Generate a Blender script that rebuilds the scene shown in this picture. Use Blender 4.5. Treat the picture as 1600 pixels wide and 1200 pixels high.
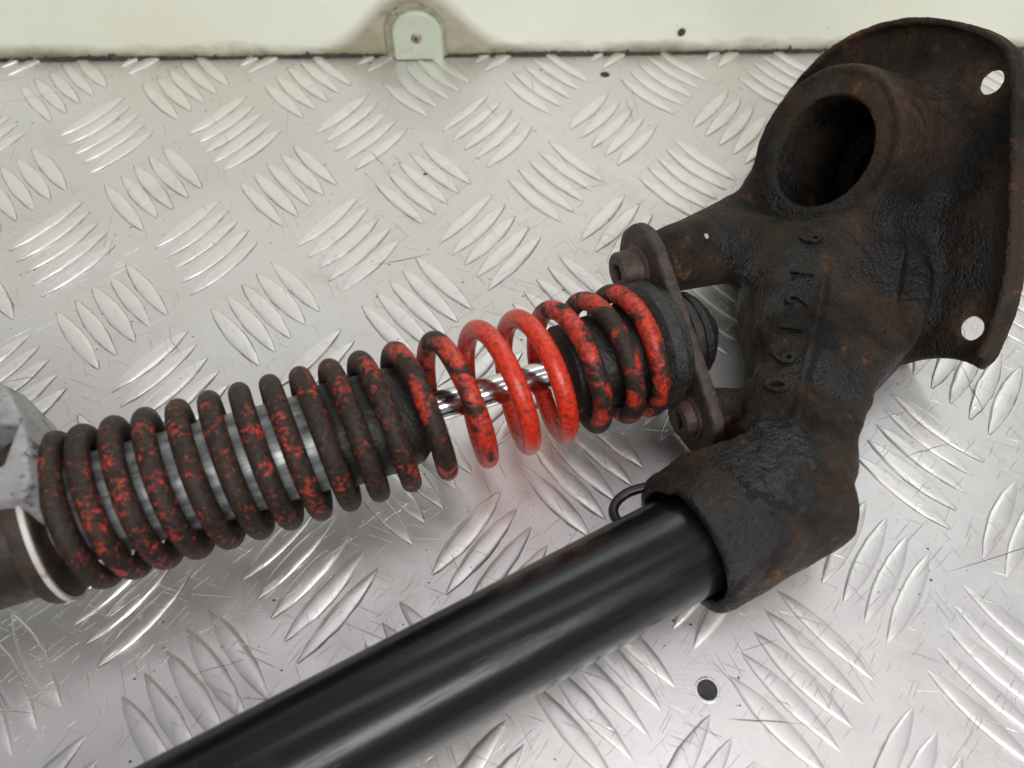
import bpy, bmesh, math, random
import numpy as np
from mathutils import Matrix, Vector

random.seed(7)
rng = np.random.default_rng(11)
MM = 0.001
scn = bpy.context.scene
for o in list(bpy.data.objects):
    bpy.data.objects.remove(o)

# ------------------------------------------------------------------ camera
cam_d = bpy.data.cameras.new('camera')
cam = bpy.data.objects.new('camera', cam_d)
scn.collection.objects.link(cam)
CAM = Vector((-8.215, -170.934, 260.108)) * MM
right = Vector((0.99941291, -0.0327585, 0.01003587))
down = Vector((-0.02185695, -0.83518013, -0.54954201))
fwd = Vector((0.02638393, 0.54900003, -0.83540581))
m3 = Matrix((right, -down, -fwd)).transposed()
cam.matrix_world = Matrix.Translation(CAM) @ m3.to_4x4()
cam_d.sensor_width = 36.0
cam_d.lens = 27.0                      # 1200 px on a 1600 px wide frame
cam_d.clip_start = 0.01
cam_d.clip_end = 50.0
cam_d.dof.use_dof = True
cam_d.dof.focus_distance = 0.29
cam_d.dof.aperture_fstop = 9.0
scn.camera = cam

# ------------------------------------------------------------------ world and lamps
world = bpy.data.worlds.new('World')
scn.world = world
world.use_nodes = True
bg = world.node_tree.nodes['Background']
bg.inputs[0].default_value = (0.915, 0.90, 0.92, 1)
bg.inputs[1].default_value = 0.39


def area(name, loc, target, sx, sy, power, col):
    d = bpy.data.lights.new(name, 'AREA')
    d.shape = 'RECTANGLE'
    d.size, d.size_y = sx, sy
    d.energy = power
    d.color = col
    o = bpy.data.objects.new(name, d)
    scn.collection.objects.link(o)
    o.location = loc
    v = Vector(target) - Vector(loc)
    o.rotation_euler = v.to_track_quat('-Z', 'Y').to_euler()
    return o


area('window_lamp', (0.28, 1.20, 0.98), (0.03, 0.05, 0.0), 1.5, 0.9, 12.5, (0.93, 1.0, 0.96))
area('ceiling_tube_lamp', (0.10, 0.12, 1.55), (0.05, 0.0, 0.0), 1.3, 0.10, 2.2, (1.0, 0.92, 0.94))
area('wall_fill_light', (0.25, -0.85, 1.00), (0.08, 0.22, 0.0), 0.9, 0.4, 11.0, (1.0, 0.985, 0.955))  # added fill from the camera side, brightens the wall

scn.view_settings.view_transform = 'Standard'
scn.view_settings.look = 'None'
scn.view_settings.gamma = 1.0
scn.view_settings.use_curve_mapping = False
scn.view_settings.exposure = 0.09


# ------------------------------------------------------------------ node helpers
class NT:
    def __init__(self, name):
        self.m = bpy.data.materials.new(name)
        self.m.use_nodes = True
        self.t = self.m.node_tree
        self.b = self.t.nodes['Principled BSDF']

    def n(self, typ, **kw):
        nd = self.t.nodes.new(typ)
        for k, v in kw.items():
            setattr(nd, k, v)
        return nd

    def put(self, sock, v):
        if isinstance(v, bpy.types.NodeSocket):
            self.t.links.new(v, sock)
        else:
            sock.default_value = v

    def pos(self):
        return self.n('ShaderNodeNewGeometry').outputs['Position']

    def mapped(self, v, scale=(1, 1, 1), rot=(0, 0, 0), loc=(0, 0, 0)):
        nd = self.n('ShaderNodeMapping')
        self.put(nd.inputs['Vector'], v)
        nd.inputs['Location'].default_value = loc
        nd.inputs['Rotation'].default_value = rot
        nd.inputs['Scale'].default_value = scale
        return nd.outputs[0]

    def noise(self, v, scale, detail=4, rough=0.55, dist=0.0):
        nd = self.n('ShaderNodeTexNoise')
        self.put(nd.inputs['Vector'], v)
        nd.inputs['Scale'].default_value = scale
        nd.inputs['Detail'].default_value = detail
        nd.inputs['Roughness'].default_value = rough
        nd.inputs['Distortion'].default_value = dist
        return nd.outputs['Fac']

    def vor(self, v, scale, feature='F1', rnd=1.0):
        nd = self.n('ShaderNodeTexVoronoi', feature=feature)
        self.put(nd.inputs['Vector'], v)
        nd.inputs['Scale'].default_value = scale
        nd.inputs['Randomness'].default_value = rnd
        return nd.outputs['Distance']

    def ramp(self, v, a, b, lo=0.0, hi=1.0):
        nd = self.n('ShaderNodeMapRange')
        nd.clamp = True
        self.put(nd.inputs[0], v)
        nd.inputs[1].default_value = a
        nd.inputs[2].default_value = b
        nd.inputs[3].default_value = lo
        nd.inputs[4].default_value = hi
        return nd.outputs[0]

    def math(self, op, a, b=0.0, c=0.0):
        nd = self.n('ShaderNodeMath', operation=op)
        self.put(nd.inputs[0], a)
        self.put(nd.inputs[1], b)
        self.put(nd.inputs[2], c)
        return nd.outputs[0]

    def mix(self, f, a, b):
        nd = self.n('ShaderNodeMix', data_type='RGBA')
        self.put(nd.inputs[0], f)
        for s, v in ((nd.inputs[6], a), (nd.inputs[7], b)):
            if isinstance(v, tuple) and len(v) == 3:
                v = v + (1.0,)
            self.put(s, v)
        return nd.outputs[2]

    def sep(self, v):
        nd = self.n('ShaderNodeSeparateXYZ')
        self.put(nd.inputs[0], v)
        return nd.outputs

    def attr(self, name):
        nd = self.n('ShaderNodeAttribute', attribute_name=name)
        return nd.outputs['Fac']

    def bump(self, h, dist, strength=1.0, prev=None):
        nd = self.n('ShaderNodeBump')
        self.put(nd.inputs['Height'], h)
        nd.inputs['Distance'].default_value = dist
        nd.inputs['Strength'].default_value = strength
        if prev is not None:
            self.put(nd.inputs['Normal'], prev)
        return nd.outputs[0]

    def out(self, color=None, rough=None, metal=None, normal=None, **kw):
        b = self.b.inputs
        if color is not None:
            if isinstance(color, tuple) and len(color) == 3:
                color = color + (1.0,)
            self.put(b['Base Color'], color)
        if rough is not None:
            self.put(b['Roughness'], rough)
        if metal is not None:
            self.put(b['Metallic'], metal)
        if normal is not None:
            self.put(b['Normal'], normal)
        for k, v in kw.items():
            self.put(b[k.replace('_', ' ')], v)
        return self.m


def scratches(k, p, seeds, thr=(0.70, 0.76)):
    """short thin dashes in several directions"""
    tot = None
    for (ang, sx, sy, off) in seeds:
        v = k.mapped(p, scale=(sx, sy, 1), rot=(0, 0, ang), loc=(off, off * 1.7, 0))
        # rotate first, then stretch: two mapping nodes
        r = k.mapped(p, rot=(0, 0, ang))
        v = k.mapped(r, scale=(sx, sy, 1), loc=(off, off * 1.7, 0))
        f = k.ramp(k.noise(v, 1.0, 1.5, 0.5, 0.15), thr[0], thr[1])
        tot = f if tot is None else k.math('MAXIMUM', tot, f)
    return tot


def mat_plate(bar=False):
    k = NT('worn_tread_bar' if bar else 'aluminium_tread_plate')
    p = k.pos()
    big = k.noise(p, 9, 3, 0.5)
    mid = k.noise(p, 55, 5, 0.6)
    fine = k.noise(p, 900, 3, 0.6)
    brush = k.noise(k.mapped(k.mapped(p, rot=(0, 0, 0.06)), scale=(40, 1500, 1)), 1.0, 3, 0.6)
    s1 = scratches(k, p, [(0.4, 35, 1500, 0), (1.2, 45, 1700, 3), (-0.7, 40, 1600, 7), (2.2, 60, 1900, 11)], (0.69, 0.75))
    s2 = scratches(k, p, [(0.1, 9, 700, 5), (-0.25, 12, 900, 9), (1.5, 14, 900, 2), (0.9, 25, 1100, 31)], (0.75, 0.78))
    stain = k.ramp(k.noise(p, 28, 5, 0.65, 0.4), 0.56, 0.75)
    col = k.mix(k.ramp(big, 0.35, 0.65), (0.90, 0.885, 0.87) if bar else (0.76, 0.742, 0.73), (0.93, 0.92, 0.91) if bar else (0.83, 0.82, 0.815))
    col = k.mix(k.math('MULTIPLY', stain, 0.28), col, (0.50, 0.42, 0.36))
    col = k.mix(k.math('MULTIPLY', s2, 0.8), col, (0.12, 0.09, 0.08))
    speck = k.ramp(k.noise(p, 420, 2, 0.5), 0.73, 0.77)
    col = k.mix(k.math('MULTIPLY', speck, 0.55), col, (0.13, 0.10, 0.09))
    rough = k.math('ADD', k.ramp(mid, 0.3, 0.7, 0.36 if bar else 0.38, 0.47 if bar else 0.50), k.math('MULTIPLY', s1, -0.13))
    h = k.math('ADD', k.math('MULTIPLY', fine, 0.25), k.math('MULTIPLY', brush, 0.22))
    h = k.math('ADD', h, k.math('MULTIPLY', mid, 0.5))
    h = k.math('ADD', h, k.math('MULTIPLY', s1, -1.3))
    h = k.math('ADD', h, k.math('MULTIPLY', s2, -1.0))
    nrm = k.bump(h, 0.00013, 1.0)
    return k.out(col, rough, 0.86, nrm)


def mat_edge():
    k = NT('grime_round_tread_bars')
    p = k.pos()
    a = k.noise(p, 75, 4, 0.65)
    f = k.ramp(a, 0.32, 0.54)
    col = k.mix(f, (0.70, 0.68, 0.66), (0.13, 0.11, 0.095))
    return k.out(col, 0.5, k.math('SUBTRACT', 0.85, k.math('MULTIPLY', f, 0.7)))


def mat_casting():
    k = NT('rusty_cast_iron')
    p = k.pos()
    a = k.noise(p, 26, 5, 0.62, 0.3)
    b = k.noise(k.mapped(p, loc=(3, 1, 2)), 70, 6, 0.68, 0.2)
    c = k.noise(k.mapped(p, loc=(7, 5, 1)), 240, 4, 0.6)
    d = k.noise(p, 1100, 3, 0.6)
    pits = k.ramp(k.vor(p, 330), 0.12, 0.32)
    col = k.mix(k.ramp(a, 0.42, 0.60), (0.0060, 0.0047, 0.0038), (0.036, 0.0235, 0.0150))
    col = k.mix(k.math('MULTIPLY', k.ramp(b, 0.50, 0.66), 0.5), col, (0.060, 0.031, 0.016))
    col = k.mix(k.math('MULTIPLY', k.ramp(k.math('MULTIPLY', b, k.math('ADD', c, 0.55)), 0.66, 0.76), 0.8), col, (0.16, 0.065, 0.025))
    oil = k.ramp(k.noise(k.mapped(p, loc=(1.3, 4.2, 0.4)), 21, 4, 0.6, 0.6), 0.50, 0.58)
    col = k.mix(k.math('MULTIPLY', oil, 0.9), col, (0.0032, 0.0032, 0.0036))
    # fresh grease on the neck above the tube socket
    g = k.n('ShaderNodeVectorMath', operation='DISTANCE')
    k.put(g.inputs[0], p)
    g.inputs[1].default_value = (0.080, -0.060, 0.047)
    gm = k.ramp(k.math('ADD', g.outputs['Value'], k.math('MULTIPLY', k.math('SUBTRACT', b, 0.5), 0.045)), 0.012, 0.017, 1, 0)
    col = k.mix(gm, col, (0.010, 0.011, 0.012))
    # pale rust bloom round the two bolt holes of the shield, rust on the hub
    for hc, r0, r1, amt in (((0.1765, 0.0040, 0.0285), 0.006, 0.0105, 0.85), ((0.1852, 0.0822, 0.0796), 0.006, 0.0115, 0.8), ((0.150, 0.082, 0.066), 0.012, 0.034, 0.45)):
        hd = k.n('ShaderNodeVectorMath', operation='DISTANCE')
        k.put(hd.inputs[0], p)
        hd.inputs[1].default_value = hc
        hm = k.ramp(k.math('ADD', hd.outputs['Value'], k.math('MULTIPLY', k.math('SUBTRACT', b, 0.5), 0.022)), r0, r1, amt, 0)
        col = k.mix(hm, col, k.mix(k.ramp(c, 0.4, 0.65), (0.052, 0.030, 0.018), (0.115, 0.068, 0.038)))
    rough = k.ramp(c, 0.3, 0.7, 0.46, 0.72)
    rough = k.math('SUBTRACT', rough, k.math('MULTIPLY', oil, 0.26))
    rough = k.math('SUBTRACT', rough, k.math('MULTIPLY', gm, 0.30))
    rough = k.math('MAXIMUM', rough, 0.13)
    h = k.math('ADD', k.math('MULTIPLY', c, 1.3), k.math('MULTIPLY', d, 1.0))
    h = k.math('ADD', h, k.math('MULTIPLY', pits, 0.35))
    h = k.math('ADD', h, k.math('MULTIPLY', b, 1.3))
    h = k.math('ADD', h, k.math('MULTIPLY', k.math('MULTIPLY', gm, k.noise(k.mapped(p, loc=(9, 1, 4)), 190, 3, 0.5, 0.8)), 3.0))
    nrm = k.bump(h, 0.0010, 1.0)
    return k.out(col, rough, 0.0, nrm, Specular_IOR_Level=k.math('ADD', 0.24, k.math('MULTIPLY', k.math('MAXIMUM', oil, gm), 0.26)))


def mat_tube():
    k = NT('black_tube_paint')
    p = k.pos()
    ang = math.atan2(0.44736, 0.89407)
    st = k.noise(k.mapped(k.mapped(p, rot=(0, 0, -ang)), scale=(14, 260, 260)), 1.0, 4, 0.6)
    spots = k.ramp(k.noise(p, 300, 3, 0.6), 0.70, 0.75)
    smear = k.ramp(k.noise(k.mapped(k.mapped(p, rot=(0, 0, -ang)), scale=(22, 70, 70), loc=(2, 0.6, 0)), 1.0, 5, 0.65), 0.56, 0.68)
    col = k.mix(k.ramp(st, 0.35, 0.7), (0.0025, 0.0035, 0.0042), (0.005, 0.0068, 0.0078))
    col = k.mix(k.math('MULTIPLY', smear, 0.6), col, (0.004, 0.004, 0.004))
    col = k.mix(k.math('MULTIPLY', spots, 0.5), col, (0.06, 0.05, 0.04))
    rough = k.math('ADD', k.ramp(st, 0.3, 0.7, 0.21, 0.27), k.math('MULTIPLY', smear, 0.2))
    scr = k.ramp(k.noise(k.mapped(k.mapped(p, rot=(0, 0, -ang)), scale=(30, 900, 900)), 1.0, 2, 0.5), 0.68, 0.74)
    nrm = k.bump(k.math('ADD', k.noise(p, 700, 3, 0.6), k.math('MULTIPLY', scr, -1.5)), 0.00002, 1.0)
    return k.out(col, rough, 0.0, nrm, Specular_IOR_Level=0.36)


def mat_spring():
    k = NT('worn_red_spring_paint')
    p = k.pos()
    clean = k.attr('clean')                       # how much paint is left on this coil
    a = k.noise(p, 170, 6, 0.74, 0.25)
    b = k.noise(k.mapped(p, loc=(4, 2, 9)), 620, 4, 0.65, 0.2)
    c = k.noise(k.mapped(p, loc=(1, 7, 3)), 38, 3, 0.5)
    mixn = k.math('ADD', k.math('MULTIPLY', a, 0.52), k.math('ADD', k.math('MULTIPLY', b, 0.40), k.math('MULTIPLY', c, 0.26)))
    patch = k.attr('patch')                       # broad flaking instead of fine specks
    big = k.math('ADD', k.math('MULTIPLY', k.noise(k.mapped(p, loc=(2, 5, 8)), 62, 6, 0.62, 0.5), 0.92), k.math('ADD', k.math('MULTIPLY', a, 0.20), 0.03))
    mx = k.n('ShaderNodeMix', data_type='FLOAT')
    k.put(mx.inputs[0], patch)
    k.put(mx.inputs[2], mixn)
    k.put(mx.inputs[3], big)
    v = k.math('ADD', mx.outputs[0], clean)
    red = k.ramp(v, 0.610, 0.682)
    grime = k.mix(k.ramp(b, 0.35, 0.65), (0.011, 0.008, 0.0065), (0.040, 0.024, 0.017))
    paint = k.mix(k.ramp(b, 0.4, 0.75), (0.72, 0.040, 0.012), (0.50, 0.028, 0.010))
    film = k.ramp(k.math('ADD', k.noise(p, 650, 3, 0.7), k.math('MULTIPLY', clean, 0.35)), 0.40, 0.62)
    paint = k.mix(film, (0.16, 0.020, 0.013), paint)
    col = k.mix(red, grime, paint)
    rough = k.math('SUBTRACT', 0.60, k.math('MULTIPLY', red, k.ramp(clean, 0.0, 0.25, 0.12, 0.38)))
    h = k.math('ADD', k.math('MULTIPLY', b, 0.5), k.math('MULTIPLY', red, -0.35))
    nrm = k.bump(h, 0.0005, 1.0)
    return k.out(col, rough, 0.0, nrm, Specular_IOR_Level=k.ramp(red, 0, 1, 0.32, 0.5))


def mat_simple(name, col, col2, rough, metal=0.0, scale=120, bump=0.0003, spot=None):
    k = NT(name)
    p = k.pos()
    a = k.noise(p, scale, 5, 0.65, 0.2)
    b = k.noise(p, scale * 4, 4, 0.6)
    c = k.mix(k.ramp(a, 0.38, 0.64), col, col2)
    if spot:
        c = k.mix(k.ramp(k.noise(k.mapped(p, loc=(3, 3, 3)), scale * 1.7, 5, 0.7), 0.56, 0.64), c, spot)
    r = k.ramp(b, 0.3, 0.7, rough - 0.07, rough + 0.1)
    return k.out(c, r, metal, k.bump(k.math('ADD', a, k.math('MULTIPLY', b, 0.5)), bump, 1.0))


def mat_damper():
    k = NT('grey_damper_paint')
    p = k.pos()
    # streaks of oil run along the body
    s = k.sep(k.mapped(k.mapped(p, rot=(0, 0, -0.334)), scale=(1, 1, 1)))
    st = k.noise(k.mapped(k.mapped(p, rot=(0, 0, -0.334)), scale=(18, 190, 190)), 1.0, 4, 0.6, 0.3)
    a = k.noise(p, 130, 4, 0.6)
    c = k.mix(k.ramp(st, 0.40, 0.60), (0.16, 0.168, 0.17), (0.44, 0.465, 0.47))
    c = k.mix(k.math('MULTIPLY', k.ramp(a, 0.55, 0.7), 0.7), c, (0.03, 0.03, 0.03))
    return k.out(c, k.ramp(a, 0.3, 0.7, 0.32, 0.5), 0.25, k.bump(st, 0.0004))


def mat_wall():
    k = NT('pale_wall_paint')
    p = k.pos()
    x, y, z = k.sep(p)
    n1 = k.noise(k.mapped(p, scale=(1, 1, 2.2)), 35, 5, 0.62, 0.4)
    n2 = k.noise(p, 170, 4, 0.65)
    col = k.mix(k.ramp(k.noise(p, 6, 2, 0.5), 0.35, 0.65), (0.80, 0.82, 0.68), (0.85, 0.875, 0.785))
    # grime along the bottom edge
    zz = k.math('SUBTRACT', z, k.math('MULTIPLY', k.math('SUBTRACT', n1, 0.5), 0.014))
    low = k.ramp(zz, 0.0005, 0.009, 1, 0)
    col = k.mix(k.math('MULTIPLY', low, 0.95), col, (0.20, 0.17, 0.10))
    # bell shaped tide mark round the tab
    dx = k.math('ABSOLUTE', k.math('ADD', x, 0.0455))
    e = k.math('POWER', 2.718, k.math('MULTIPLY', k.math('MULTIPLY', dx, dx), -820.0))
    top = k.math('MULTIPLY', e, 0.0405)
    dd = k.math('SUBTRACT', top, k.math('ADD', z, k.math('MULTIPLY', k.math('SUBTRACT', n1, 0.5), 0.006)))
    halo = k.ramp(dd, -0.004, 0.006)
    col = k.mix(k.math('MULTIPLY', halo, k.ramp(n1, 0.3, 0.7, 0.6, 0.95)), col, (0.24, 0.205, 0.11))
    sp = k.ramp(n2, 0.71, 0.75)
    col = k.mix(k.math('MULTIPLY', sp, 0.6), col, (0.16, 0.12, 0.06))
    sp2 = k.ramp(k.noise(k.mapped(p, scale=(1, 1, 3)), 90, 2, 0.5), 0.74, 0.78)
    col = k.mix(k.math('MULTIPLY', sp2, 0.5), col, (0.2, 0.17, 0.1))
    return k.out(col, k.ramp(n1, 0.3, 0.7, 0.25, 0.42), 0.0, k.bump(n2, 0.00015))


M = {
    'edge': mat_edge(),
    'plate': mat_plate(),
    'bar': mat_plate(True),
    'cast': mat_casting(),
    'tube': mat_tube(),
    'spring': mat_spring(),
    'damper': mat_damper(),
    'wall': mat_wall(),
    'chrome': mat_simple('chromed_rod', (0.78, 0.78, 0.77), (0.72, 0.72, 0.71), 0.12, 1.0, 60, 0.00002, (0.45, 0.43, 0.40)),
    'rubber': mat_simple('oily_black_rubber', (0.005, 0.0047, 0.0045), (0.013, 0.011, 0.010), 0.50, 0.0, 150, 0.0007),
    'seat': mat_simple('greasy_black_steel', (0.008, 0.008, 0.0078), (0.024, 0.022, 0.020), 0.48, 0.0, 260, 0.0007, (0.050, 0.044, 0.034)),
    'flange': mat_simple('rusted_flange_steel', (0.024, 0.018, 0.0155), (0.062, 0.044, 0.036), 0.62, 0.0, 190, 0.0006, (0.10, 0.05, 0.028)),
    'bolt': mat_simple('rusted_bolt_steel', (0.034, 0.025, 0.022), (0.075, 0.045, 0.033), 0.55, 0.1, 240, 0.0005, (0.13, 0.055, 0.03)),
    'brown': mat_simple('brown_stained_seat', (0.016, 0.011, 0.008), (0.052, 0.028, 0.016), 0.6, 0.0, 130, 0.0005),
    'nylon': mat_simple('white_nylon', (0.62, 0.60, 0.56), (0.50, 0.47, 0.42), 0.45, 0.0, 120, 0.0002, (0.25, 0.22, 0.18)),
    'darkbody': mat_simple('dark_stained_body', (0.009, 0.007, 0.0065), (0.028, 0.019, 0.016), 0.5, 0.0, 60, 0.0005),
    'alumount': mat_simple('flaking_alloy_mount', (0.24, 0.238, 0.245), (0.36, 0.355, 0.355), 0.55, 0.2, 95, 0.0006, (0.07, 0.066, 0.07)),
    'wire': mat_simple('black_wire', (0.008, 0.008, 0.009), (0.02, 0.018, 0.016), 0.32, 0.0, 200, 0.0002),
    'tab': mat_simple('pale_green_tab', (0.50, 0.56, 0.44), (0.56, 0.61, 0.50), 0.38, 0.0, 60, 0.0001, (0.47, 0.50, 0.38)),
    'tabring': mat_simple('grimy_olive_surround', (0.36, 0.37, 0.26), (0.22, 0.205, 0.125), 0.45, 0.0, 90, 0.0002, (0.14, 0.125, 0.075)),
    'screw': mat_simple('dull_screw', (0.42, 0.36, 0.33), (0.30, 0.24, 0.21), 0.4, 0.7, 300, 0.0003),
    'black': mat_simple('black_grime', (0.018, 0.017, 0.014), (0.06, 0.055, 0.04), 0.7, 0.0, 220, 0.0006),
    'hole_disc': mat_simple('hole_shade', (0.020, 0.020, 0.021), (0.045, 0.044, 0.045), 0.6, 0.0, 300, 0.0003),  # dark colour for the shade down a hole
    'rim': mat_simple('bright_rim', (0.82, 0.80, 0.78), (0.75, 0.73, 0.70), 0.3, 0.9, 200, 0.0001),
    'fleck': mat_simple('pale_fleck', (0.45, 0.38, 0.27), (0.55, 0.5, 0.4), 0.6, 0.0, 300, 0.0002),
}


# ------------------------------------------------------------------ object helpers
def make(name, verts, faces, mat, parent=None, smooth=True, sharp=None):
    me = bpy.data.meshes.new(name)
    me.from_pydata([tuple(float(c) * MM for c in v) for v in verts], [], [tuple(int(i) for i in f) for f in faces])
    me.materials.append(M[mat])
    if smooth:
        me.polygons.foreach_set('use_smooth', [True] * len(me.polygons))
        if sharp:
            me.set_sharp_from_angle(angle=math.radians(sharp))
    me.update()
    o = bpy.data.objects.new(name, me)
    scn.collection.objects.link(o)
    if parent:
        o.parent = parent
    return o


def fix_normals(o):
    bm = bmesh.new()
    bm.from_mesh(o.data)
    bmesh.ops.recalc_face_normals(bm, faces=bm.faces)
    bm.to_mesh(o.data)
    bm.free()


def frame(ax, ref=(0, 0, 1)):
    ax = np.array(ax, float)
    ax /= np.linalg.norm(ax)
    ref = np.array(ref, float)
    if abs(ref @ ax) > 0.99:
        ref = np.array([1.0, 0.0, 0.0])
    u = ref - (ref @ ax) * ax
    u /= np.linalg.norm(u)
    w = np.cross(ax, u)
    return ax, u, w


def lathe(name, P0, ax, prof, mat, parent, seg=72, wob=0.0, sharp=40, close=True):
    """prof: list of (t, r) along the axis"""
    ax, u, w = frame(ax)
    V, F = [], []
    n = len(prof)
    ph = rng.uniform(0, 6.28, 4)
    for (t, r) in prof:
        for j in range(seg):
            a = 2 * math.pi * j / seg
            rr = r * (1 + wob * (math.sin(2 * a + ph[0] + t * 0.3) * 0.5 + math.sin(5 * a + ph[1] - t * 0.5) * 0.5))
            V.append(np.array(P0) + t * ax + rr * (math.cos(a) * u + math.sin(a) * w))
    for i in range(n - 1):
        for j in range(seg):
            k = (j + 1) % seg
            F.append((i * seg + j, i * seg + k, (i + 1) * seg + k, (i + 1) * seg + j))
    if close:
        F.append(tuple(range(seg)))
        F.append(tuple((n - 1) * seg + j for j in reversed(range(seg))))
    o = make(name, V, F, mat, parent, True, sharp)
    fix_normals(o)
    return o


def sweep(name, pts, rad, mat, parent, seg=14, caps=True, attr=None):
    pts = np.array(pts, float)
    n = len(pts)
    T = np.gradient(pts, axis=0)
    T /= np.linalg.norm(T, axis=1)[:, None]
    u = np.cross(T[0], [0.3, 0.2, 1.0])
    u /= np.linalg.norm(u)
    V, F = [], []
    rad = np.broadcast_to(np.array(rad, float), (n,))
    for i in range(n):
        u = u - (u @ T[i]) * T[i]
        u /= np.linalg.norm(u)
        w = np.cross(T[i], u)
        for j in range(seg):
            a = 2 * math.pi * j / seg
            V.append(pts[i] + rad[i] * (math.cos(a) * u + math.sin(a) * w))
    for i in range(n - 1):
        for j in range(seg):
            k = (j + 1) % seg
            F.append((i * seg + j, i * seg + k, (i + 1) * seg + k, (i + 1) * seg + j))
    if caps:
        F.append(tuple(range(seg)))
        F.append(tuple((n - 1) * seg + j for j in reversed(range(seg))))
    o = make(name, V, F, mat, parent, True, 60)
    if attr is not None:
        at = o.data.attributes.new(attr[0], 'FLOAT', 'POINT')
        at.data.foreach_set('value', np.repeat(np.array(attr[1], np.float32), seg))
    fix_normals(o)
    return o


# ---- signed distance tools: a cast part is one smooth body
def smin(a, b, k):
    h = np.clip(0.5 + 0.5 * (b - a) / k, 0, 1)
    return b + (a - b) * h - k * h * (1 - h)


def smax(a, b, k):
    return -smin(-a, -b, k)


def sd_poly(u, v, poly):
    poly = np.array(poly, float)
    d = np.full(u.shape, 1e9, np.float32)
    s = np.ones(u.shape, np.float32)
    n = len(poly)
    for i in range(n):
        a, b = poly[i], poly[i - 1]
        ex, ey = b - a
        wx, wy = u - a[0], v - a[1]
        t = np.clip((wx * ex + wy * ey) / (ex * ex + ey * ey), 0, 1)
        d = np.minimum(d, (wx - ex * t) ** 2 + (wy - ey * t) ** 2)
        c1 = v >= a[1]
        c2 = v < b[1]
        c3 = ex * wy > ey * wx
        s = np.where((c1 & c2 & c3) | (~c1 & ~c2 & ~c3), -s, s)
    return s * np.sqrt(d)


def sd_cyl(X, P, ax, t0, t1, r):
    q = [X[i] - P[i] for i in range(3)]
    t = sum(q[i] * ax[i] for i in range(3))
    rad = np.sqrt(np.maximum(sum(q[i] ** 2 for i in range(3)) - t * t, 0))
    dr = rad - r
    dt = np.abs(t - (t0 + t1) / 2) - (t1 - t0) / 2
    return np.minimum(np.maximum(dr, dt), 0) + np.sqrt(np.maximum(dr, 0) ** 2 + np.maximum(dt, 0) ** 2)


def sd_rcone(X, a, b, ra, rb):
    a, b = np.array(a, float), np.array(b, float)
    ba = b - a
    q = [X[i] - a[i] for i in range(3)]
    t = np.clip(sum(q[i] * ba[i] for i in range(3)) / (ba @ ba), 0, 1)
    d = np.sqrt(sum((q[i] - ba[i] * t) ** 2 for i in range(3)))
    return d - (ra + (rb - ra) * t)


def smooth_poly(P, it=2):
    P = np.array(P, float)
    for _ in range(it):
        Q = np.roll(P, -1, axis=0)
        P = np.stack([0.75 * P + 0.25 * Q, 0.25 * P + 0.75 * Q], 1).reshape(-1, 2)
    return P


def surface_nets(F, org, h):
    ins = F < 0
    nx, ny, nz = F.shape
    cs = np.zeros((nx - 1, ny - 1, nz - 1), np.uint8)
    for dx in (0, 1):
        for dy in (0, 1):
            for dz in (0, 1):
                cs += ins[dx:nx - 1 + dx, dy:ny - 1 + dy, dz:nz - 1 + dz]
    act = (cs > 0) & (cs < 8)
    idx = np.full(act.shape, -1, np.int64)
    I = np.argwhere(act)
    idx[act] = np.arange(len(I))
    acc = np.zeros((len(I), 3))
    cnt = np.zeros(len(I))
    cor = [(x, y, z) for x in (0, 1) for y in (0, 1) for z in (0, 1)]
    val = {c: F[I[:, 0] + c[0], I[:, 1] + c[1], I[:, 2] + c[2]] for c in cor}
    for a in cor:
        for ax in range(3):
            if a[ax] == 0:
                b = tuple(1 if i == ax else a[i] for i in range(3))
                fa, fb = val[a], val[b]
                m = (fa < 0) != (fb < 0)
                t = np.where(m, fa / np.where(m, fa - fb, 1), 0)
                pt = np.tile(np.array(a, float), (len(I), 1))
                pt[:, ax] += t
                acc[m] += pt[m]
                cnt[m] += 1
    V = org + h * (I + acc / cnt[:, None])
    Q = []
    for ax in range(3):
        sl0 = [slice(1, -1)] * 3
        sl1 = [slice(1, -1)] * 3
        sl0[ax] = slice(0, F.shape[ax] - 1)
        sl1[ax] = slice(1, F.shape[ax])
        a, b = ins[tuple(sl0)], ins[tuple(sl1)]
        for flip in (False, True):
            E = np.argwhere((a & ~b) if not flip else (~a & b))
            off = np.ones(3, int)
            off[ax] = 0
            E = E + off
            o1, o2 = (ax + 1) % 3, (ax + 2) % 3
            d1, d2 = np.zeros(3, int), np.zeros(3, int)
            d1[o1] = 1
            d2[o2] = 1
            q = [idx[tuple((E - s).T)] for s in (d1 * 0, d1, d1 + d2, d2)]
            q = np.stack(q if not flip else q[::-1], 1)
            Q.append(q)
    return V, np.concatenate(Q)


def grid(lo, hi, h):
    ax = [np.arange(lo[i], hi[i] + h, h, dtype=np.float32) for i in range(3)]
    return np.meshgrid(*ax, indexing='ij')


# ================================================================== SETTING
LAT = np.array([-234.8175, 197.6197])
PITCH, ROW = 65.0, 39.295
WALL_Y = 222.0

# ---- tread plate sheet
def tag(o, label=None, category=None, group=None, kind=None):
    for a, b in (('label', label), ('category', category), ('group', group), ('kind', kind)):
        if b:
            o[a] = b


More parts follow.
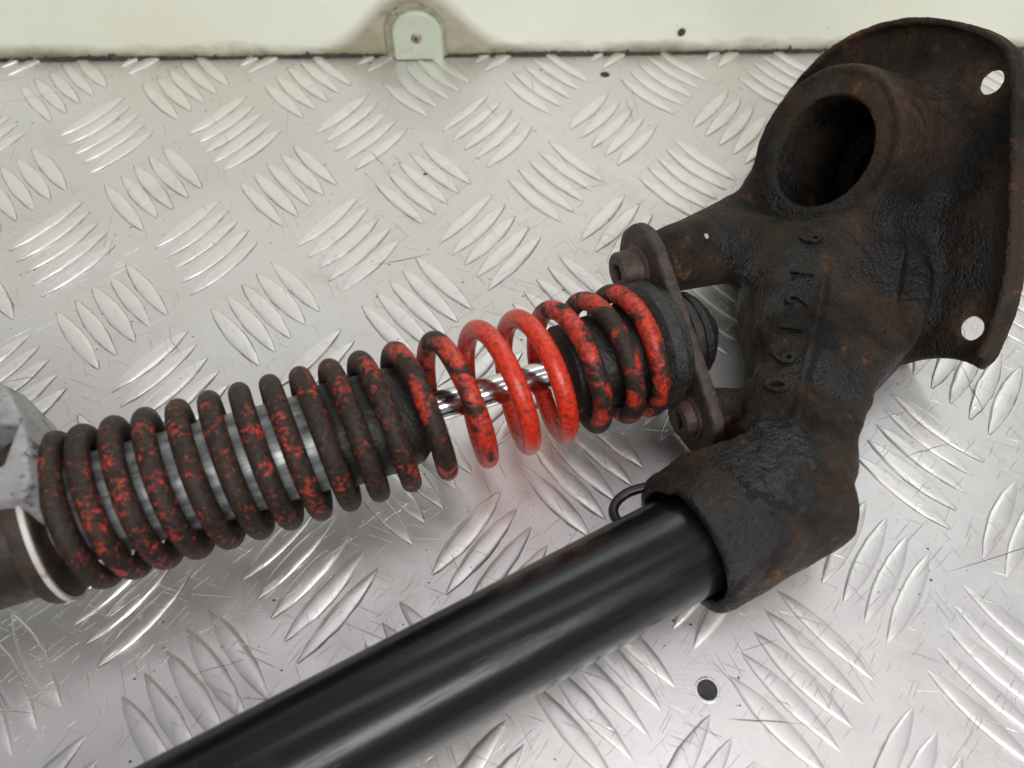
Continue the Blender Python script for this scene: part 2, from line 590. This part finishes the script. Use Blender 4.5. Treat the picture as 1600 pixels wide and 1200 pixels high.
def make_plate():
    V, F = [], []
    x0, x1, y0, y1 = -620, 620, -420, 240
    bm = bmesh.new()
    bmesh.ops.create_cube(bm, size=1.0)
    for v in bm.verts:
        v.co = Vector(((x0 if v.co.x < 0 else x1) * MM, (y0 if v.co.y < 0 else y1) * MM, (-4 if v.co.z < 0 else 0) * MM))
    me = bpy.data.meshes.new('tread_plate_floor')
    bm.to_mesh(me)
    bm.free()
    me.materials.append(M['plate'])
    o = bpy.data.objects.new('tread_plate_floor', me)
    scn.collection.objects.link(o)
    tag(o, label='scratched aluminium five bar tread plate under the suspension part', kind='structure')
    return o


plate = make_plate()


def bar_mesh(seed, L=39.0, W=6.6, H=1.1):
    r = random.Random(seed)
    n = 13
    prof = [(-1.0, 0.0), (-0.95, 0.52), (-0.82, 0.82), (-0.45, 0.97), (0.0, 1.0), (0.45, 0.97), (0.82, 0.82), (0.95, 0.52), (1.0, 0.0)]
    V, F = [], []
    bend = r.uniform(-0.5, 0.5)
    for i in range(n):
        s = -1 + 2 * i / (n - 1)
        s = math.copysign(abs(s) ** 0.9, s)
        w = W / 2 * (1 - s * s) ** 0.92 + 0.16
        hh = H * (0.30 + 0.70 * (1 - s ** 4)) * (1 if abs(s) < 0.99 else 0.35)
        w *= 1 + r.uniform(-0.05, 0.05)
        cy = bend * (1 - s * s) * 0.6 + r.uniform(-0.06, 0.06)
        g0, g1 = r.uniform(0.10, 0.42), r.uniform(0.06, 0.30)
        V.append((s * (L / 2 + 0.25), cy - w - g0, 0.015))
        for (v, z) in prof:
            V.append((s * L / 2, cy + v * w, z * hh if z > 0 else 0.03))
        V.append((s * (L / 2 + 0.25), cy + w + g1, 0.015))
    m = len(prof) + 2
    for i in range(n - 1):
        for j in range(m - 1):
            F.append((i * m + j, (i + 1) * m + j, (i + 1) * m + j + 1, i * m + j + 1))
    me = bpy.data.meshes.new('tread_bar')
    me.from_pydata([tuple(c * MM for c in v) for v in V], [], F)
    me.materials.append(M['bar'])
    me.materials.append(M['edge'])
    me.polygons.foreach_set('material_index', [1 if (i % (m - 1)) in (0, m - 2) else 0 for i in range(len(F))])
    bm = bmesh.new()
    bm.from_mesh(me)
    bmesh.ops.recalc_face_normals(bm, faces=bm.faces)
    up = sum(f.normal.z * f.calc_area() for f in bm.faces)
    if up < 0:
        bmesh.ops.reverse_faces(bm, faces=bm.faces)
    bm.to_mesh(me)
    bm.free()
    me.polygons.foreach_set('use_smooth', [True] * len(me.polygons))
    me.set_sharp_from_angle(angle=math.radians(30))
    return me


bar_meshes = [bar_mesh(100 + i, L=38.6 + 0.5 * (i % 3), W=6.3 + 0.25 * (i % 4)) for i in range(8)]
spots = []
for j in range(-1, 12):
    for i in range(-6, 14):
        u = i + 0.5 * (j % 2)
        c = LAT + np.array([u * PITCH, -j * ROW])
        A = (j % 2 == 0)
        dirn = math.radians(-50.5 if A else 51.5)
        step = np.array([5.5, 6.85]) if A else np.array([5.5, -7.0])
        for kb in range(-2, 3):
            q = c + kb * step
            if q[1] > WALL_Y + 14 or q[1] < -400 or abs(q[0]) > 600:
                continue
            spots.append((q[0], q[1], dirn))
Rm = np.array([right, down, fwd])
cc = np.array(CAM) / MM


def infront(q, mx=45, my=40):
    y = Rm @ (np.array([q[0], q[1], 0.0]) - cc)
    if y[2] <= 0:
        return False
    a, b = 800 + 1200 * y[0] / y[2], 600 + 1200 * y[1] / y[2]
    return -mx < a < 1600 + mx and -my < b < 1200 + my


rest_V, rest_F = [], []
nbar = 0
for (x, y, a) in spots:
    me = random.choice(bar_meshes)
    flip = random.random() < 0.0
    if infront((x, y)) and nbar < 300:
        o = bpy.data.objects.new('tread_bar', me)
        scn.collection.objects.link(o)
        o.location = ((x + random.uniform(-0.25, 0.25)) * MM, (y + random.uniform(-0.25, 0.25)) * MM, 0.0)
        o.rotation_euler = (0, 0, a + random.uniform(-0.012, 0.012))
        o.scale = (random.uniform(0.97, 1.03), random.uniform(0.93, 1.07), random.uniform(0.8, 1.15))
        o.parent = plate
        nbar += 1
    else:
        b0 = len(rest_V)
        ca, sa = math.cos(a), math.sin(a)
        for v in me.vertices:
            X, Y, Z = v.co / MM
            rest_V.append((x + X * ca - Y * sa, y + X * sa + Y * ca, Z))
        for p in me.polygons:
            rest_F.append(tuple(b0 + i for i in p.vertices))
ro = make('outer_tread_bars', rest_V, rest_F, 'plate', plate, True, 50)
ro['kind'] = 'stuff'


def hole_disc(x, y, r):
    o = lathe('rivet_hole_rim', (x, y, 0), (0, 0, 1), [(-0.4, r + 0.9), (0.15, r + 0.8), (0.3, r + 0.3), (0.22, r), (-0.4, r)], 'rim', plate, 40, close=False)
    lathe('hole_disc', (x, y, 0), (0, 0, 1), [(-0.4, r + 0.02), (0.12, r + 0.02), (0.10, r * 0.5), (0.12, 0.05)], 'hole_disc', o, 40, wob=0.03)  # flat disc painted dark as hole shade, the plate is not cut


hole_disc(58.0, 203.0, 2.7)
hole_disc(59.0, -119.5, 3.3)

# ---- wall panel behind the plate
wall = bpy.data.objects.new('wall_panel', None)
scn.collection.objects.link(wall)
wall.location = (0, WALL_Y * MM, 0)
tag(wall, label='cream painted wall panel rising behind the tread plate, grimy along its bottom', category='wall panel')
bpy.context.view_layer.update()


def child(o, parent):
    o.parent = parent
    o.matrix_parent_inverse = Matrix.Translation(-parent.location)
    return o


def box(name, lo, hi, mat, bevel=0.0, seg=2):
    bm = bmesh.new()
    bmesh.ops.create_cube(bm, size=1.0)
    for v in bm.verts:
        v.co = Vector([(lo[i] if v.co[i] < 0 else hi[i]) * MM for i in range(3)])
    if bevel:
        bmesh.ops.bevel(bm, geom=bm.edges[:], offset=bevel * MM, segments=seg, affect='EDGES', profile=0.6)
    me = bpy.data.meshes.new(name)
    bm.to_mesh(me)
    bm.free()
    me.materials.append(M[mat])
    me.polygons.foreach_set('use_smooth', [True] * len(me.polygons))
    me.set_sharp_from_angle(angle=math.radians(40))
    o = bpy.data.objects.new(name, me)
    scn.collection.objects.link(o)
    return o


child(box('board', (-640, WALL_Y, 0.6), (640, WALL_Y + 14, 260), 'wall', 0.8), wall)
# dark grimy bead in the joint between wall and plate
V, F = [], []
n = 900
for i in range(n):
    x = -620 + 1240 * i / (n - 1)
    hgt = 1.5 + 0.5 * math.sin(x * 0.05) + rng.normal(0, 0.25) + (1.5 * max(0, rng.normal(0, 1) - 1.3))
    dep = 1.8 + 0.4 * math.sin(x * 0.021 + 1) + rng.normal(0, 0.15)
    V += [(x, WALL_Y + 1, -0.5), (x, WALL_Y - dep, -0.2), (x, WALL_Y - dep * 0.75, 0.45), (x, WALL_Y - 0.35, hgt), (x, WALL_Y + 1, hgt + 0.1)]
for i in range(n - 1):
    for j in range(4):
        a = i * 5 + j
        F.append((a, a + 5, a + 6, a + 1))
child(make('grime_bead', V, F, 'black', None, True), wall)


def dshape(xc, hw, top, n=28, base=0.9):
    """outline of a round topped tab standing on the plate"""
    pts = [(xc - hw, base), (xc + hw, base)]
    sh = top - hw * 0.98
    for i in range(n + 1):
        a = math.pi * i / n
        pts.append((xc + hw * math.cos(a), max(base, sh) + hw * 0.98 * math.sin(a)))
    return pts


def tab(name, xc, hw, top, y0, y1, mat, ch=0.8):
    o = dshape(xc, hw, top)
    i = dshape(xc, hw - ch, top - ch)
    V = [(p[0], y1, p[1]) for p in o] + [(p[0], y0 + ch, p[1]) for p in o] + [(p[0], y0, p[1]) for p in i]
    m = len(o)
    F = []
    for r in range(2):
        for j in range(m):
            k = (j + 1) % m
            F.append((r * m + j, r * m + k, (r + 1) * m + k, (r + 1) * m + j))
    F.append(tuple(2 * m + j for j in range(m)))
    ob = make(name, V, F, mat, None, True, 35)
    fix_normals(ob)
    return ob


back = child(tab('tab_surround', -46.0, 17.0, 31.5, WALL_Y - 1.6, WALL_Y + 1, 'tabring', 1.2), wall)
t2 = child(tab('mounting_tab', -44.6, 13.6, 28.0, WALL_Y - 4.2, WALL_Y - 0.5, 'tab', 1.0), wall)
# screw with a cross recess
sc = lathe('screw', (-45.2, WALL_Y - 4.2, 13.4), (0, -1, 0), [(-0.5, 3.0), (0.25, 3.0), (0.8, 2.3), (0.95, 0.05)], 'screw', None, 32)
sc.parent = t2
for dx, dz in ((1.5, 0.38), (0.38, 1.5)):
    b = box('cross_recess', (-45.2 - dx, WALL_Y - 5.22, 13.4 - dz), (-45.2 + dx, WALL_Y - 4.9, 13.4 + dz), 'black')
    b.parent = t2
pl = lathe('plug', (-46.2, WALL_Y - 4.2, 22.0), (0, -1, 0), [(-0.5, 1.2), (0.15, 1.2), (0.3, 0.7), (0.32, 0.05)], 'nylon', None, 20)
pl.parent = t2
# screw stub seen on the wall to the right
st = lathe('wall_screw', (101.0, WALL_Y, 13.0), (0, -1, 0), [(-1, 2.2), (0.6, 2.2), (1.0, 1.5), (1.05, 0.05)], 'black', None, 24, wob=0.06)
child(st, wall)

# ================================================================== SUSPENSION
root = bpy.data.objects.new('suspension_leg', None)
scn.collection.objects.link(root)
root.location = (0.09, -0.06, 0.0)
tag(root, label='dirty scooter suspension leg with red coil spring, black tube and rusty casting on tread plate', category='suspension part')


def part(o, parent=root):
    o.parent = parent
    if parent is root:
        o.matrix_parent_inverse = Matrix.Translation(-root.location)
    return o


# ---- tube
T0 = np.array([-37.156, -124.841, 25.334])
TAX = np.array([0.89407265, 0.44736233, -0.02238412])
tube = part(lathe('steering_tube', T0, TAX, [(-175, 13.5), (-175, 17.0), (-174.5, 17.3)] + [(t, 17.3) for t in range(-170, 130, 10)] + [(134, 17.3)], 'tube', None, 128))

# ---- casting
DN = np.array([-0.84944804, -0.21985714, 0.4796883])
E1 = np.array([-0.25056688, 0.96809929, 0.0])
E2 = np.array([0.46438591, 0.120194, 0.87743896])
DP = np.array([129.735, 131.841, 4.0])
AX = np.array([0.9436252, 0.32778716, -0.04612002])       # damper axis
A0 = np.array([-62.8245, -44.9553, 38.1432])
FL = A0 + 128 * AX                                        # flange centre
FD = np.array([-0.278, 0.860, 0.430])
FD = FD - (FD @ AX) * AX
FD /= np.linalg.norm(FD)
FW = np.cross(AX, FD)


def build_casting():
    h = 1.0
    lo, hi = (34, -104, -1.5), (214, 150, 112)
    X = grid(lo, hi, h)
    x, y, z = X
    # gentle unevenness of a sand casting
    wob = (np.sin(x * 0.31 + 1.3 * np.sin(y * 0.17)) * np.sin(y * 0.27 + z * 0.22) * np.sin(z * 0.35 + x * 0.12)) * 0.55
    wob += np.sin(x * 0.9 + y * 0.4) * np.sin(y * 0.8 - z * 0.7) * np.sin(z * 0.75 + x * 0.3) * 0.22

    # neck / body between the tube socket and the hub
    poly = [(72, -50), (82, -30), (87, -18), (90, -1), (91, 14), (92, 31), (99, 55), (111, 80), (124, 98),
            (150, 96), (160, 60), (150, 24), (136, -10), (128, -28), (120, -41), (114, -51), (109, -62), (103, -72), (84, -64)]
    d2 = sd_poly(x[:, :, 0], y[:, :, 0], smooth_poly(poly, 2))[:, :, None] + 8
    dz = np.abs(z - 29) - (19 - 8)
    body = np.minimum(np.maximum(d2, dz), 0) + np.sqrt(np.maximum(d2, 0) ** 2 + np.maximum(dz, 0) ** 2) - 8
    # two facets: lettered face to the left of the rib, sloping face to the right
    rib_a, rib_b = np.array([90.0, -50.0, 42.0]), np.array([121.0, 24.0, 46.5])
    rd = (rib_b - rib_a)
    rd = rd / np.linalg.norm(rd)
    nl = np.array([-0.30, 0.0, 0.954])
    nl -= (nl @ rd) * rd
    nl /= np.linalg.norm(nl)
    nr = np.array([0.34, -0.02, 0.94])
    nr -= (nr @ rd) * rd
    nr /= np.linalg.norm(nr)
    pl = sum((X[i] - rib_a[i]) * nl[i] for i in range(3)) - 1.0
    pr = sum((X[i] - rib_a[i]) * nr[i] for i in range(3)) - 0.2
    body = smax(body, smax(pl, pr, 2.0), 5.0)
    # the neck falls away towards the low side of the hub ring
    pd = (x - 116) * -0.466 + (y - 34) * 0.425 + (z - 47.5) * 0.776
    body = smax(body, pd, 6.0)
    # solid web between neck and shield
    wp_ = [(122, -22), (136, -18), (150, -6), (160, 6), (168, 30), (166, 80), (140, 80), (128, 30)]
    dw = sd_poly(x[:, :, 0], y[:, :, 0], smooth_poly(wp_, 1))[:, :, None] + 6
    dzz = np.abs(z - 18.5) - (18 - 6)
    web = np.minimum(np.maximum(dw, dzz), 0) + np.sqrt(np.maximum(dw, 0) ** 2 + np.maximum(dzz, 0) ** 2) - 6

    # tube socket
    sock = sd_cyl(X, T0, TAX, 103, 150, 20.8) - 3.6
    sock = smin(sock, sd_rcone(X, (90, -60, 24), (97, -53, 25), 19, 17), 6)
    lip = sd_rcone(X, (49, -61, 27), (68, -52, 29), 4.6, 10.0)
    d = smin(body + wob, sock + 0.25 * wob, 7)
    rough_ = 0.9 * np.sin(x * 1.1 + 0.6 * y) * np.sin(y * 1.25 - 0.5 * z) * np.sin(z * 1.0 + x * 0.4)
    d = smin(d, lip + rough_, 4)

    # hub boss
    BC = np.array([131.1, 83.0, 46.6])
    boss = sd_cyl(X, BC, DN, -36, -2.0, 32.5) - 2.2
    qa0 = sum((X[i] - BC[i]) * DN[i] for i in range(3))
    flare = smax(sd_rcone(X, BC - DN * 34, BC - DN * 14, 41, 34), qa0 + 5, 5.0)
    d = smin(d, boss, 12)
    d = smin(d, flare, 10)

    # curved shield behind the hub
    q = [X[i] - DP[i] for i in range(3)]
    uu = sum(q[i] * E1[i] for i in range(3))
    vv = sum(q[i] * E2[i] for i in range(3))
    nn = sum(q[i] * DN[i] for i in range(3))
    rim = [(0, -2.5), (2, 4), (5.4, 12), (8, 24), (9, 40), (6.5, 54), (0.6, 66.1), (-8.7, 77), (-20, 86), (-34, 93), (-50, 98.5), (-65, 98.5),
           (-86.8, 83.5), (-112.4, 65.5), (-134.6, 47.6), (-147, 31), (-152.5, 20), (-147, 18.5), (-139.5, 12.4), (-133.6, 4), (-131, -2.5)]
    ds = sd_poly(uu, vv, smooth_poly(rim, 1))
    sheet = smax(ds, np.abs(nn + 2) - 2.2, 1.0)
    wall_ = smax(np.abs(ds + 1.3) - 1.3, np.abs(nn - 1.6) - 5.2, 0.8)
    bottom = np.maximum(0, 3 - vv)                     # no lip along the cut lower edge
    cut = sd_poly(uu, vv, [(-158, -8), (-158, 24), (-150, 24), (-137, 22), (-128, 14), (-124, 4), (2, 5), (2, -8)])
    wall_ = smax(wall_, -cut, 2.0)
    shield = smin(sheet, wall_, 3.0)
    d = smin(d, shield, 9)
    # web that ties the neck to the shield
    d = smin(d, web, 10)

    # the two ears that carry the flange
    U = FL + 29.0 * FD + 5.0 * AX
    Lw = FL - 29.0 * FD + 5.0 * AX
    d = smin(d, sd_rcone(X, U, (106, 49, 27), 11.0, 14), 7)
    d = smin(d, sd_rcone(X, U + np.array([8, 8, -4]), (120, 84, 17), 8.5, 14), 10)
    d = smin(d, sd_rcone(X, Lw, (98, -33, 22), 8.6, 11), 5)
    # raised rib beside the digits, with a groove along its right side, and a second rib near the shield
    def seg2(a, b):
        ex, ey = b[0] - a[0], b[1] - a[1]
        wx, wy = x - a[0], y - a[1]
        t = (wx * ex + wy * ey) / (ex * ex + ey * ey)
        return (wx * ey - wy * ex) / math.hypot(ex, ey), np.clip(np.minimum(t, 1 - t) * 8 + 0.15, 0, 1)
    s_, e_ = seg2((88, -53), (118, 20))
    d = d - e_ * (1.7 * np.exp(-(s_ / 1.5) ** 2) - 1.5 * np.exp(-((s_ - 4.2) / 2.2) ** 2))
    s_, e_ = seg2((133, -12), (155, 36))
    d = d - e_ * (1.8 * np.exp(-(s_ / 1.6) ** 2) - 1.4 * np.exp(-((s_ - 4.5) / 2.4) ** 2))
    d = d + 0.35 * wob

    # machined and cut faces
    flat = -(sum((X[i] - (FL + 2.6 * AX)[i]) * AX[i] for i in range(3)))
    near = np.sqrt(sum((X[i] - FL[i]) ** 2 for i in range(3))) - 48
    d = smax(d, np.maximum(flat, near) if False else np.where(near < 0, flat, -50), 0.8)
    # flat front of the hub ring
    qa = sum((X[i] - BC[i]) * DN[i] for i in range(3))
    qr = np.sqrt(np.maximum(sum((X[i] - BC[i]) ** 2 for i in range(3)) - qa * qa, 0))
    d = smax(d, -(np.maximum(-qa, qr - 30.0)), 8.0)
    bore = sd_cyl(X, BC, DN, -46, 80, 23.0)
    bore2 = sd_cyl(X, BC, DN, -52, 80, 15.0)
    d = smax(d, -bore, 1.6)
    d = smax(d, -bore2, 1.2)
    hole = sd_cyl(X, T0, TAX, 60, 132, 19.6)
    d = smax(d, -hole, 1.4)
    face = -(sum((X[i] - (T0 + 101.5 * TAX)[i]) * TAX[i] for i in range(3)))
    side = sum((X[i] - T0[i]) * np.cross(TAX, [0, 0, 1.0])[i] for i in range(3))
    d = smax(d, np.where(side > -12, face, -50), 1.0)
    for (hx, hy, hz) in ((175.9, 3.6, 27.0), (185.2, 82.2, 79.6)):
        d = smax(d, -sd_cyl(X, (hx, hy, hz), DN, -30, 6, 4.7), 0.6)
        d = smax(d, -sd_cyl(X, (hx, hy, hz), DN, 0.6, 30, 8.0), 2.5)
    d = smax(d, 0.3 - z, 0.5)                           # stands on the plate
    V, Q = surface_nets(d.astype(np.float32), np.array(lo, float), h)
    o = make('cast_knuckle', V, Q, 'cast', None, True)
    # keep only the big island
    bm = bmesh.new()
    bm.from_mesh(o.data)
    bm.verts.ensure_lookup_table()
    seen, best = set(), []
    for v in bm.verts:
        if v.index in seen:
            continue
        stack, isl = [v], []
        seen.add(v.index)
        while stack:
            w = stack.pop()
            isl.append(w)
            for e in w.link_edges:
                ov = e.other_vert(w)
                if ov.index not in seen:
                    seen.add(ov.index)
                    stack.append(ov)
        if len(isl) > len(best):
            best = isl
    bs = set(v.index for v in best)
    bmesh.ops.delete(bm, geom=[v for v in bm.verts if v.index not in bs], context='VERTS')
    bmesh.ops.recalc_face_normals(bm, faces=bm.faces)
    bm.to_mesh(o.data)
    bm.free()
    o.data.polygons.foreach_set('use_smooth', [True] * len(o.data.polygons))
    print('casting verts', len(o.data.vertices))
    return o, d, lo, h


casting, SD, SLO, SH = build_casting()
part(casting)
casting['label'] = 'rusty dark cast knuckle with open hub bore and curved shield'


def surf_z(x, y):
    i = int(round((x - SLO[0]) / SH))
    j = int(round((y - SLO[1]) / SH))
    col = SD[i, j, :]
    k = np.where(col < 0)[0].max()
    t = col[k] / (col[k] - col[k + 1])
    return SLO[2] + SH * (k + t)


# ---- cast digits, read upwards along the neck
tdir = np.array([0.372, 0.928])
for ch, (x, y) in zip('061216', ((89.0, -31.0), (94.0, -19.5), (99.0, -7.5), (104.0, 5.0), (109.0, 17.5), (116.3, 34.5))):
    cu = bpy.data.curves.new('digit', 'FONT')
    cu.body = ch
    cu.align_x = 'CENTER'
    cu.align_y = 'CENTER'
    cu.size = 11.0 * MM
    cu.extrude = 0.45 * MM
    cu.bevel_depth = 0.35 * MM
    cu.bevel_resolution = 1
    cu.offset = 0.0
    tmp = bpy.data.objects.new('tmp', cu)
    scn.collection.objects.link(tmp)
    bpy.context.view_layer.update()
    me = bpy.data.meshes.new_from_object(tmp.evaluated_get(bpy.context.evaluated_depsgraph_get()))
    bpy.data.objects.remove(tmp)
    me.materials.clear()
    me.materials.append(M['cast'])
    o = bpy.data.objects.new('digit', me)
    scn.collection.objects.link(o)
    s = 4.0
    zc = 0.5 * surf_z(x, y) + 0.5 * np.max([surf_z(x + a, y + b) for a, b in ((0, 0), (s, 0), (-s, 0), (0, s), (0, -s))])
    gx = (surf_z(x + s, y) - surf_z(x - s, y)) / (2 * s)
    gy = (surf_z(x, y + s) - surf_z(x, y - s)) / (2 * s)
    nv = Vector((-gx, -gy, 1)).normalized()
    xd = Vector((tdir[0], tdir[1], gx * tdir[0] + gy * tdir[1])).normalized()
    yd = nv.cross(xd)
    o.matrix_world = Matrix.Translation(Vector((x, y, zc + 0.12)) * MM) @ Matrix((xd, yd, nv)).transposed().to_4x4()
    mw = o.matrix_world.copy()
    me.transform(mw)
    o.matrix_world = Matrix()
    o.parent = casting
    o['label'] = 'raised cast digit ' + ch

# pale fleck stuck to the upper ear
fk = lathe('paint_fleck', (73.2, 30.6, surf_z(73, 31) - 0.3), (-0.3, -0.4, 0.85), [(-0.3, 0.9), (0.4, 1.0), (0.8, 0.5), (0.85, 0.05)], 'fleck', None, 12, wob=0.25)
fk.parent = casting

# ---- coil spring
UP = np.array([-0.23483858, 0.76111646, 0.60460944])
FR = np.cross(AX, UP)
if FR @ (np.array(CAM) / MM - A0) < 0:
    FR = -FR
tops = [-85.5, -77.4, -69.5, -60.3, -51.1, -41.3, -31.7, -22.3, -12.6, -2.9, 6.8, 16.7, 28.8, 42.3, 58.0, 72.7, 85.4, 98.1, 110.0, 115.5]
tops[0] = -82.0
ph_k = np.arange(len(tops)) * 2 * math.pi
phs = np.arange(ph_k[0] + 1.55 * math.pi, ph_k[-1] - 0.7 * math.pi, 2 * math.pi / 44)
# smooth monotone interpolation of the pitch
ts = np.interp(phs, ph_k, tops)
ker = np.ones(31) / 31
ts_p = np.concatenate([ts[0] - (ts[15:0:-1] - ts[0]), ts, ts[-1] + (ts[-1] - ts[-2:-17:-1])])
ts = np.convolve(ts_p, ker, 'valid')
WR = 3.45
RC = 25.49 - WR
pts = A0 + ts[:, None] * AX + RC * (np.cos(phs)[:, None] * UP + np.sin(phs)[:, None] * FR)
cl_t = [-90, -60, -20, 10, 22, 32, 40, 48, 58, 80, 88, 96, 106, 125]
cl_v = [-0.04, -0.012, -0.018, -0.022, -0.005, 0.03, 0.05, 0.10, 0.24, 0.24, 0.05, 0.02, 0.01, 0.01]
clean = np.interp(ts, cl_t, cl_v)
spring = part(sweep('coil_spring', pts, WR, 'spring', None, 18, True, ('clean', clean)))
at = spring.data.attributes.new('patch', 'FLOAT', 'POINT')
at.data.foreach_set('value', np.repeat(np.interp(ts, [20, 30, 50, 60, 78, 84], [0, 1, 1, 0.3, 0.3, 1]).astype(np.float32), 18))
spring['label'] = 'red coil spring with paint worn and blackened by grime'

# ---- damper inside the spring
def axp(name, prof, mat, seg=72, wob=0.0, sharp=40):
    return lathe(name, A0, AX, prof, mat, None, seg, wob, sharp)


damper = part(axp('damper_body', [(-84, 16.4)] + [(t, 16.4) for t in range(-80, 0, 8)] + [(2, 16.4), (3, 15.5)], 'damper', 96))
cap = axp('gland_cap', [(-1, 17.2), (0, 17.8), (8, 17.9), (9, 17.0), (11, 17.0), (12, 17.8), (24, 17.4), (29, 16.4), (33, 13.0), (34.5, 6.0)], 'rubber', 72, 0.02)
cap.parent = damper
cap.matrix_parent_inverse = damper.matrix_world.inverted()
rod = axp('piston_rod', [(30, 5.3), (60, 5.3), (100, 5.3)], 'chrome', 64)
rod.parent = damper
stop = axp('bump_stop', [(83, 7.0), (83.5, 14.0), (85, 16.0), (95, 16.8), (106, 17.2), (113, 17.5)], 'rubber', 72, 0.02)
stop.parent = damper
for c in (cap, rod, stop):
    c.parent = damper
    c.matrix_parent_inverse = Matrix()

seat = part(axp('spring_seat', [(109, 17.0), (112, 19.0), (115.5, 22.4), (117, 24.2), (121, 24.4), (121.6, 23.6), (122.2, 22.2), (125.4, 21.6), (125.6, 10)], 'seat', 96, 0.006))
end = part(axp('end_bush', [(130.4, 12), (130.6, 16.2), (133, 16.3), (133.4, 15.6), (134.0, 15.6), (134.4, 16.2), (137.0, 15.8), (137.6, 14.8), (139, 14.2), (141.5, 11.0),
                            (142.0, 7.0), (144.0, 6.8), (145.4, 5.4), (145.8, 0.1)], 'rubber', 96, 0.012))
brown = part(axp('lower_spring_cup', [(-89.0, 22), (-88.5, 24.8), (-87.5, 25.3), (-84.2, 25.5), (-84.1, 18)], 'brown', 96, 0.006))
ring = axp('nylon_ring', [(-84.0, 20), (-83.9, 25.9), (-82.4, 26.0), (-82.3, 25.0), (-82.9, 24.6), (-83.4, 20)], 'nylon', 96, 0.003)
ring.parent = brown
wash = axp('washer', [(-83.6, 24.5), (-82.0, 24.3), (-81.2, 22.0), (-81.0, 16)], 'brown', 72, 0.01)
wash.parent = brown
dbody = part(axp('damper_outer_tube', [(-190, 21.0), (-189, 22.0), (-150, 22.0), (-120, 22.0), (-100, 21.8), (-87, 21.5)], 'darkbody', 96, 0.01))

# ---- flange plate with its two sleeve bolts
def build_flange():
    h = 0.7
    X = grid(FL - 58, FL + 58, h)
    q = [X[i] - FL[i] for i in range(3)]
    a = sum(q[i] * FD[i] for i in range(3))
    w = sum(q[i] * FW[i] for i in range(3))
    t = sum(q[i] * AX[i] for i in range(3))
    d2 = np.sqrt(np.maximum(np.abs(a) - 28.5, 0) ** 2 + w ** 2) - 16.6
    d2 = d2 + 0.25 * np.sin(a * 0.6) * np.sin(w * 0.5 + 1)
    d = smax(d2, np.abs(t) - 2.5, 1.6)
    boss = smax(np.sqrt(a ** 2 + w ** 2) - 19.5, np.abs(t) - 2.4, 1.0)
    V, Q = surface_nets(d.astype(np.float32), FL - 58, h)
    return make('mounting_flange', V, Q, 'flange', None, True)


flange = part(build_flange())
fix_normals(flange)
for s in (1, -1):
    P = FL + s * 29.2 * FD + (0.0 if s > 0 else 4.0) * AX
    b = lathe('sleeve_bolt', P, -AX, [(1.5, 8.9), (3.2 if s > 0 else 7.2, 9.0), (3.7 if s > 0 else 7.6, 8.6), (4.0 if s > 0 else 7.7, 7.7), (10.6, 7.5), (11.4, 6.8), (11.5, 3.6), (11.0, 3.0), (6.0, 2.9), (5.9, 0.1)], 'bolt', None, 40, 0.012)
    b.parent = flange

# ---- flaking alloy mount at the far end of the damper
def build_mount():
    h = 0.8
    lo, hi = (-205, -92, 36), (-122, -28, 78)
    X = grid(lo, hi, h)
    x, y, z = X
    poly = [(-200, -40), (-154, -36.5), (-143, -49), (-136, -62), (-131.5, -76), (-134, -82.5), (-200, -83.5)]
    d2 = sd_poly(x[:, :, 0], y[:, :, 0], smooth_poly(poly, 1))[:, :, None]
    top = (z - 70.0) + 0.12 * (x + 140) * 0
    d = smax(d2 + 0.22 * np.maximum(z - 60, 0), top, 1.4)
    d = smax(d, 40 - z, 2.0)
    d = d + 0.1 * np.sin(x * 0.5) * np.sin(y * 0.45 + 1) * np.sin(z * 0.5)
    rag = 0.5 * np.sin(x * 1.3 + y) * np.sin(y * 1.1 - z) * np.sin(x * 0.7 + z * 1.4)
    d = d + rag * 0.15
    slot = np.maximum(np.maximum(np.abs(x + 148.5) - 5.2, np.abs(y + 62.5) - 6.8), 44 - z)
    d = smax(d, -slot, 1.0)
    V, Q = surface_nets(d.astype(np.float32), np.array(lo, float), h)
    o = make('top_mount', V, Q, 'alumount', None, True)
    fix_normals(o)
    return o


mount = part(build_mount())
mount['label'] = 'flaking grey alloy mount at the end of the damper'

# ---- wire clip at the socket lip
wp = np.array([(58, -55, 27), (47, -58.2, 24), (40, -58.6, 22.5), (35, -60.5, 21.5), (31.8, -64, 21), (31.6, -67.5, 20.5), (34, -70.2, 19.5), (38.5, -69.5, 17), (46, -66, 13)], float)
tt = np.linspace(0, len(wp) - 1, 90)
pw = np.stack([np.interp(tt, range(len(wp)), wp[:, i]) for i in range(3)], 1)
kk = np.ones(15) / 15
pad = np.concatenate([np.repeat(pw[:1], 7, 0), pw, np.repeat(pw[-1:], 7, 0)])
pw = np.stack([np.convolve(pad[:, i], kk, 'valid') for i in range(3)], 1)
part(sweep('wire_clip', pw, 1.7, 'wire', None, 14))

# ---- loose grit on the plate: one uncountable scatter
V, F = [], []
for _ in range(420):
    x, y = rng.uniform(-260, 260), rng.uniform(-150, 219)
    if rng.random() < 0.25:
        y = 219 - abs(rng.normal(0, 6))
    s = rng.uniform(0.18, 0.42) * (2.2 if rng.random() < 0.06 else 1)
    a = rng.uniform(0, 6.28)
    b0 = len(V)
    for kx in range(6):
        an = a + kx * 1.047
        r = s * rng.uniform(0.6, 1.3)
        V.append((x + r * math.cos(an) * 1.4, y + r * math.sin(an), 0.02))
    V.append((x, y, s * 0.7))
    for kx in range(6):
        F.append((b0 + kx, b0 + (kx + 1) % 6, b0 + 6))
g = make('grit', V, F, 'black', None, False)
tag(g, label='fine dark grit scattered over the tread plate', category='grit', kind='stuff')
